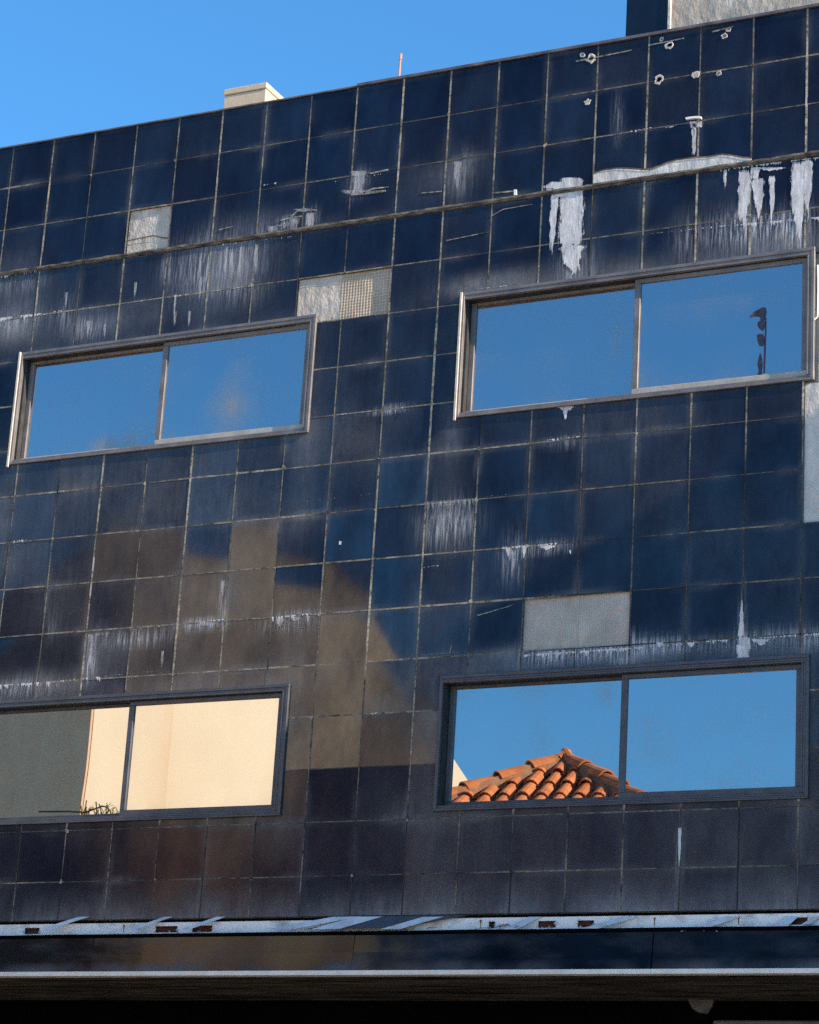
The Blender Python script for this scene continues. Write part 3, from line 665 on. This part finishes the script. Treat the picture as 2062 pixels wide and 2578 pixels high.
# brick openings in the channel (left, right in overview px)
BR = [(52, 84), (327, 374), (404, 447), (1028, 1042), (1132, 1170), (1215, 1250), (1660, 1700)]
yc_ = -.02
zb0, zb1 = -16.26, -15.99
ox = [(at(a, 1950, yc_)[0], at(b, 1950, yc_)[0]) for a, b in BR]
holes = [(a, b, -16.17, -16.055) for a, b in ox]
st = rect_wall(X0, X1, zb0, zb1, holes, yc_, yc_ + .03).build('steel_channel', M['steel'], cn)
rg = random.Random(9)
for a, b in ox:
    mb = MB(); mid_ = a + (b - a) * .5
    mb.box(a - .02, b + .02, .045, .25, -16.20, -16.02)
    o = mb.build('exposed_brick', M['brick'], cn)
    for k in range(7):                     # torn edges of the sheet
        x = a + (b - a) * rg.random() if k > 3 else (a if k % 2 else b); z = rg.choice((-16.17, -16.055)) if k > 3 else rg.uniform(-16.16, -16.07)
        mb = MB(); mb.poly([P(x - .02 - .03 * rg.random(), z - .01, yc_ - .004), P(x + .03, z, yc_ - .02 - .03 * rg.random()), P(x + .02 * rg.random(), z + .02 + .02 * rg.random(), yc_ - .006)])
        mb.build('torn_edge', M['strap'], cn)
mb = MB()
for px, py in ((436, 1940), (1012, 1940), (1555, 1937), (1378, 1937)):    # rusty screws with runs
    x, z = at(px * 1.0 if px != 436 else 262, py, yc_); z = -16.04
    mb = MB(); mb.tube([P(x, z, yc_ - .012), P(x, z, yc_ + .0)], .007, 8); mb.poly([P(x - .012, z - .01, yc_ - .002), P(x + .012, z - .01, yc_ - .002), P(x + .006, z - .13, yc_ - .002), P(x - .006, z - .12, yc_ - .002)])
    mb.build('rusty_screw', M['rust'], cn)
def strap(x0, x1, w_, top=1930, bot=1956, y0=-.05, y1=-.19, mat='strap'):
    """leaning batten: bottom px, top px, width px"""
    mb = MB(); (xa, za), (xb, zb) = at(x0, bot, y1), at(x1, top, y0); ww = w_ * .0092
    pts = [P(xa, za, y1), P(xa + ww, za, y1), P(xb + ww, zb, y0), P(xb, zb, y0)]
    mb.prism(pts, Vector((0, .006, .002))); return mb.build('loose_strap', M[mat], cn)
for a, b, w_ in ((82, 165, 26), (270, 345, 20), (380, 455, 22), (560, 700, 60), (655, 745, 60), (800, 890, 42), (1060, 1112, 26), (1218, 1308, 32), (1450, 1528, 28), (1620, 1650, 26), (1670, 1712, 14)):
    strap(a, b, w_)
strap(640, 780, 200, mat='alu_dark', y0=-.04, y1=-.17)
# scruffy wires and fibres hanging in the channel
for k, (px, n_, sp) in enumerate(((1050, 7, 60), (870, 4, 60), (1280, 9, 34), (1475, 12, 40), (1010, 3, 90), (1700, 8, 40), (240, 4, 60))):
    mb = MB(); rg = random.Random(k + 50); 
    for i in range(n_):
        x, z = at(px + rg.uniform(-sp, sp) * .5, 1955 + rg.uniform(-8, 2), -.12); L = rg.uniform(.1, .35); an = rg.uniform(-2.9, -.2) if i % 2 else rg.uniform(-.25, .2)
        pp = [P(x + math.cos(an) * L * t, max(-16.32, z + math.sin(an) * L * t * .35 + .05 * t * (1 - t)), -.12 - .07 * t) for t in (0, .3, .6, 1)]
        mb = MB(); mb.tube(pp, .0018, 5); mb.build('frayed_wire', M['cable'] if k in (0, 1, 4, 5) else M['strap'], cn)
# fascia panels with their own slight tilt
fx = [X0, at(195, 2010, YF)[0], at(745, 2010, YF)[0], at(1375, 2010, YF)[0], at(1375, 2010, YF)[0] + 4.9, X1]
fm = N('fascia_lacquer'); fl_ = fm.ramp(fm.noise(2.5, (1, 1, 3), 5, .6), .45, .8)
zz = fm.t.nodes.new('ShaderNodeSeparateXYZ'); fm.l(fm.tc.outputs['Object'], zz.inputs[0])
zlow = (-16.88 + ZG) * S
dn = fm.math('MULTIPLY', fm.math('SUBTRACT', zlow + .07, zz.outputs[2]), 14, clamp=True)
ff = fm.math('ADD', fm.math('MULTIPLY', fl_, .10), fm.math('MULTIPLY', dn, fm.math('MULTIPLY', fm.ramp(fm.noise(2.0, (1, 1, .3), 3), .4, .65), .30)), clamp=True)
fm.set(base=fm.mix(ff, (.003, .004, .008), (.28, .30, .36)), rough=fm.math('ADD', fm.math('MULTIPLY', ff, 1.2), .12, clamp=True), spec=fm.mix(fm.ramp(fm.noise(1.1, (1, 1, .6), 3, .5), .38, .62), (.06,) * 3, (.32,) * 3), normal=fm.bump(fm.noise(2.2, (1, 1, .5), 2), .004))
tilt = [-.03, -.070, -.100, -.075, -.05]
for i, (a, b) in enumerate(zip(fx, fx[1:])):
    mb = MB(); n = max(2, int((b - a) * 3)); 
    for j in range(n + 1):
        x = a + .008 + (b - a - .016) * j / n
        for z, y in ((-16.275, YF + .055), (-16.25, YF - .0), (-16.58, YF + tilt[i] * .5), (-16.885, YF + tilt[i])):
            mb.v.append(tuple(P(x, z, y + .004 * noise.noise(Vector((x * .8, z * 2, 5))))))
        mb.v.append(tuple(P(x, -16.885, YF + .12))); mb.v.append(tuple(P(x, -16.275, YF + .12)))
    for j in range(n):
        for k in range(6): q = j * 6; mb.f.append((q + k, q + 6 + k, q + 6 + (k + 1) % 6, q + (k + 1) % 6))
    mb.f.append(tuple(range(6))); mb.f.append(tuple(range(n * 6, n * 6 + 6)))
    mb.build('fascia_panel', fm.m, cn)
# rounded lip over the fascia, slightly sagging; its black colour stands for the shadow line
mb = MB(); mb.tube([P(X0 + (X1 - X0) * i / 60, -16.245 + .010 * noise.noise(Vector((i * .35, 0, 0))), YF - .012) for i in range(61)], .013, 8); mb.build('lip', M['black'], cn, smooth=True)
mb = MB()
for a, b in ((X0, fx[3]), (fx[3] + .004, X1)): mb.box(a, b, YF - .12, YF + .10, -16.972, -16.892)
o = mb.build('edge_trim', M['trim'], cn); bevel(o, .002)
mb = MB(); mb.box(X0, X1, YF + .105, 3.0, -16.97, -16.93); mb.build('soffit', M['soffit'], cn)
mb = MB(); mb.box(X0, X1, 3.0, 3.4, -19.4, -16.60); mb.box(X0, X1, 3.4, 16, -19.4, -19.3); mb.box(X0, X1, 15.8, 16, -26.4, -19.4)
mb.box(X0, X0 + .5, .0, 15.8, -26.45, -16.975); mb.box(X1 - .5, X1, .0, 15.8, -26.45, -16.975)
mb.build('shop_recess', M['black'], bldg)  # near-black colour carries the darkness of the deep recess
# torn grey piece hanging below the lintel and pale board edge at bottom right
yh = 2.8
mb = MB(); pts = [(1447, 2092), (1456, 2086), (1478, 2090), (1493, 2085), (1502, 2099), (1496, 2116), (1488, 2134), (1470, 2131), (1455, 2122), (1450, 2108)]
mb.prism([P(*at(a, b, yh), yh + .03 * ((i * 7) % 3)) for i, (a, b) in enumerate(pts)], Vector((0, .02, 0)))
o = mb.build('torn_sheet', M['greysheet']); tag(o, 'torn grey scrap hanging in the dark under the canopy', 'scrap')
xs0, zs0 = at(1500, 2147, 2.6)
mb = MB(); mb.box(xs0, xs0 + 6, 2.6, 2.75, zs0 - 1.4, zs0); o = mb.build('sign_board', M['signpale']); bevel(o, .01)
tag(o, 'pale edge of a board in the dark shop recess, at the bottom right', 'sign board')

# ------------------------------------------------------------------ what the glass reflects, across the street (mirror of what the panes show)
def mir(v): return Vector((v[0], -v[1], v[2]))
# cream building, lit end wall; the shaded side wall has its shade tone put into a separate colour
Cc = CAM + 34 * ray(171, 1600).normalized()
ang = R(37); u = Vector((math.sin(ang), math.cos(ang), 0)); nrm = u.cross(Vector((0, 0, 1)))
def hit(px, py):
    d = ray(px, py); t = nrm.dot(Cc - CAM) / nrm.dot(d); return CAM + d * t
def up_(v, z): return Vector((v.x, v.y, z))
top0 = hit(180, 1125).z
outl = [up_(Cc, 0), up_(Cc, top0), up_(hit(680, 1145), top0 + .25), hit(765, 1280), hit(972, 1635), up_(hit(1015, 1705), hit(1015, 1705).z), up_(hit(1015, 1705), 0)]
back = Vector((-u.y, u.x, 0)) * 7.0
cb = thing('cream_house', 'tall cream rendered house across the street, seen mirrored in the lower left window', 'house', mir(up_(Cc, 0)))
cr = N('cream_banded'); sp = cr.t.nodes.new('ShaderNodeVectorMath'); sp.operation = 'DOT_PRODUCT'; cr.l(cr.tc.outputs['Object'], sp.inputs[0])
ur = mir(u); sp.inputs[1].default_value = ur; s0 = (hit(348, 1600) - Cc).dot(u) + mir(Cc).dot(ur)
dd = cr.math('SUBTRACT', sp.outputs['Value'], s0 + .02)
vband = cr.math('MULTIPLY', cr.math('LESS_THAN', dd, 0), cr.math('POWER', 2.718, cr.math('MULTIPLY', dd, 4.5)))  # darker orange vertical band, strongest at the line, fading to one side
vband = cr.math('MULTIPLY', vband, cr.ramp(cr.noise(1.2, (1, 1, .5), 4), .3, .6)); cb0 = cr.ramp(cr.noise(.8, (1.2, 1.2, .3), 6), .3, .7)
cr.set(base=cr.mix(cr.math('MULTIPLY', vband, .8), cr.mix(cb0, (.84, .67, .455), (.91, .765, .555)), (.78, .56, .35)), rough=.95, spec=.2)
mb = MB(); mb.prism([mir(v) for v in outl], mir(back)); mb.build('wall', cr.m, cb)
mb = MB(); a_ = [up_(Cc, 0), up_(Cc, top0 - .02)]; b_ = [v + back for v in a_]; eps = -u * .012
mb.prism([mir(a_[0] + eps), mir(a_[1] + eps), mir(b_[1] + eps), mir(b_[0] + eps)], mir(-u * .03)); mb.build('side_wall', M['warmwall'], cb)
mb = MB(); cap = [outl[1], outl[2], outl[3]]
for p0, p1 in zip(cap, cap[1:]):
    q = [p0 + Vector((0, 0, .005)), p1 + Vector((0, 0, .005)), p1 + Vector((0, 0, .06)), p0 + Vector((0, 0, .06))]; mb.prism([mir(v - back.normalized() * .02) for v in q], mir(back.normalized() * 7.1))
mb.build('roof_edge', M['cream'], cb)
# low annex with weeds and a loose cable in front of it
A0 = CAM + 25 * ray(300, 1716).normalized(); L0 = CAM + 27 * ray(-60, 1712).normalized()
dv = (up_(A0, 0) - up_(L0, 0)).normalized(); pn = Vector((-dv.y, dv.x, 0))
an = thing('annex', 'low rendered annex in front of the cream house', 'annex', mir(up_(A0, 0)))
p0, p1 = up_(L0 - dv * 3, 0), up_(A0, 0); h = A0.z
mb = MB(); mb.prism([mir(p0), mir(p1), mir(up_(p1, h)), mir(up_(p0, h))], mir(pn * 1.6)); mb.build('wall', M['warmwall'], an)
rg = random.Random(3); base = CAM + 25.3 * ray(190, 1709).normalized()
mb = MB()
for i in range(46):
    s0 = base + Vector((rg.uniform(-.28, .28), rg.uniform(-.1, .1), -.03)); an_ = rg.uniform(0, 2 * math.pi); L = rg.uniform(.06, .30); dr = Vector((math.cos(an_), math.sin(an_), 0)) * L * .8
    pr = dr.cross(Vector((0, 0, 1))).normalized() * .006
    m1 = s0 + dr * .5 + Vector((0, 0, L * .5)); e1 = s0 + dr + Vector((0, 0, L * .35))
    mb.poly([mir(s0 - pr), mir(s0 + pr), mir(m1 + pr), mir(m1 - pr)]); mb.poly([mir(m1 - pr), mir(m1 + pr), mir(e1)])
o = mb.build('weed_clump', M['leaf'], fix=False); tag(o, 'small yellow green weed clump growing on the annex parapet', 'weed')
mb = MB(); pts = [(60, 1702), (120, 1701), (160, 1703), (178, 1697), (196, 1690), (207, 1692), (210, 1700), (204, 1708), (206, 1716)]
mb.tube([mir(CAM + 25.2 * ray(x, y).normalized()) for x, y in pts], .009, 6)
o = mb.build('loose_cable', M['cable'], fix=False, smooth=True); tag(o, 'black loop of loose cable curling beside the weed clump', 'cable')

# clay roofed house
DA = 27.0; A = CAM + DA * ray(1180, 1598).normalized(); PT = .64; phi = R(15); HS = 2.4
hd = Vector((-ray(1180, 1590).x, -ray(1180, 1590).y, 0)).normalized()
def rz(v, a): return Vector((v.x * math.cos(a) - v.y * math.sin(a), v.x * math.sin(a) + v.y * math.cos(a), 0))
d0 = rz(hd, -phi)
hs = thing('clay_roofed_house', 'white house under an orange clay tile roof, mirrored in the lower right window', 'house', mir(up_(A, 0)))
corners = [up_(A + rz(d0, k * math.pi / 2 + math.pi / 4) * HS * math.sqrt(2), A.z - PT * HS) for k in range(4)]
wc = [up_(A + rz(d0, k * math.pi / 2 + math.pi / 4) * (HS - .25) * math.sqrt(2), 0) for k in range(4)]
mb = MB(); mb.prism([mir(v) for v in wc], Vector((0, 0, A.z - PT * HS - .02))); mb.build('wall', M['cream'], hs)
mb = MB(); Ad = A - Vector((0, 0, .06))
for k in range(4): mb.poly([mir(Ad), mir(corners[k] - Vector((0, 0, .06))), mir(corners[(k + 1) % 4] - Vector((0, 0, .06)))])
mb.poly([mir(c_ - Vector((0, 0, .06))) for c_ in corners]); mb.build('roof_deck', M['claymortar'], hs)
rt = MB(); rr = random.Random(21); SP = .205; SL = math.sqrt(1 + PT * PT)
for k in range(4):
    dk = rz(d0, k * math.pi / 2); sk = rz(dk, math.pi / 2); dn_ = (dk + Vector((0, 0, -PT))).normalized(); nn = (dk * PT + Vector((0, 0, 1))).normalized()
    nrow = int(HS / SP)
    for i in range(-nrow, nrow + 1):
        off = i * SP; st_ = abs(off) + .0
        L = (HS - st_) * SL + .04
        if L < .1: continue
        nt_ = max(1, int(math.ceil(L / .36)))
        org = A + sk * off + (dk + Vector((0, 0, -PT))) * st_
        for j in range(nt_):                # barrel tiles, each overlapping the one below
            s0_, s1_ = L - (j + 1) * .36, L - j * .36 + .05
            s0_ = max(s0_, 0)
            jit = nn * rr.uniform(-.006, .008) + sk * rr.uniform(-.008, .008)
            b = len(rt.v)
            for s_, r_, lift in ((s0_, .060, .006), (s1_, .080, .024)):
                for q in range(7):
                    a_ = math.pi * q / 6
                    rt.v.append(tuple(mir(org + dn_ * s_ + jit + sk * math.cos(a_) * r_ + nn * (math.sin(a_) * r_ + lift))))
                for q in range(7):
                    a_ = math.pi * q / 6
                    rt.v.append(tuple(mir(org + dn_ * s_ + jit + sk * math.cos(a_) * (r_ - .014) + nn * (math.sin(a_) * (r_ - .014) + lift))))
            for q in range(6):
                rt.f.append((b + q, b + q + 1, b + 14 + q + 1, b + 14 + q)); rt.f.append((b + 14 + q, b + 14 + q + 1, b + 21 + q + 1, b + 21 + q)); rt.f.append((b + 7 + q, b + 7 + q + 1, b + 21 + q + 1, b + 21 + q))
o = rt.build('barrel_tiles', M['clay'], hs, fix=False)
rc = MB(); rmr = MB()
for k in range(4):                          # hip caps with mortar under them
    hv = (corners[k] - A); L = hv.length; hn = hv.normalized(); sk = hn.cross(Vector((0, 0, 1))).normalized(); nn = sk.cross(hn)
    if nn.z < 0: nn = -nn
    nseg = int(L / .42)
    for j in range(nseg + 1):
        s0_, s1_ = j * .42 - .02, j * .42 + .47; b = len(rc.v); jit = nn * rr.uniform(-.008, .01) + sk * rr.uniform(-.012, .012)
        for s_, r_, lift in ((s0_, .070, .045), (s1_, .100, .065)):
            for rrad in (r_, r_ - .018):
                for q in range(9):
                    a_ = math.pi * q / 8; rc.v.append(tuple(mir(A + hn * s_ + jit + sk * math.cos(a_) * rrad + nn * (math.sin(a_) * rrad + lift))))
        for q in range(8):
            rc.f.append((b + q, b + q + 1, b + 18 + q + 1, b + 18 + q)); rc.f.append((b + 18 + q, b + 19 + q, b + 28 + q, b + 27 + q)); rc.f.append((b + 9 + q, b + 10 + q, b + 28 + q, b + 27 + q)); rc.f.append((b + q, b + q + 1, b + 10 + q, b + 9 + q))
    for sg in (1, -1):
        b = len(rmr.v); n_ = 40
        for i in range(n_ + 1):
            p_ = A + hn * L * i / n_; w1 = .12 + .02 * noise.noise(Vector((i * .6, k, sg)))
            rmr.v.append(tuple(mir(p_ + sk * sg * .07 + nn * .11))); rmr.v.append(tuple(mir(p_ + sk * sg * w1 + nn * (.0 - .04))))
        for i in range(n_): q = b + 2 * i; rmr.f.append((q, q + 2, q + 3, q + 1))
rc.build('hip_tiles', M['clay'], hs, fix=False); rmr.build('hip_mortar', M['claymortar'], hs, fix=False)
mb = MB()
for i in range(6):
    an_ = i * 1.1; q_ = Vector((math.cos(an_), math.sin(an_), 0)) * .13; p_ = A + Vector((0, 0, .06)); mb.tube([mir(p_ + q_ - Vector((0, 0, .05))), mir(p_ - q_ * .3 + Vector((0, 0, .03 + .01 * i)))], .06, 8, .045)
mb.build('ridge_cap', M['clay'], hs)

# unseen neighbour added on the right, stands out past our facade to shade its lower storey
nb = thing('neighbour_shade_block', 'ochre neighbour block added out of view past the right end of the tiled facade to shade it', 'building', (16, 0, 0))
mb = MB(); mb.box(14.5, 22, -3.6, 8, 0.0, 11.5, False); mb.build('wall', M['block'], nb)
for xx in (16.0, 18.6):
    for z0 in (2.9, 5.9, 8.9):
        mb = MB(); mb.box(xx, xx + 1.2, -3.64, -3.601, z0, z0 + 1.4, False); mb.build('window', M['alu_dark'], nb)
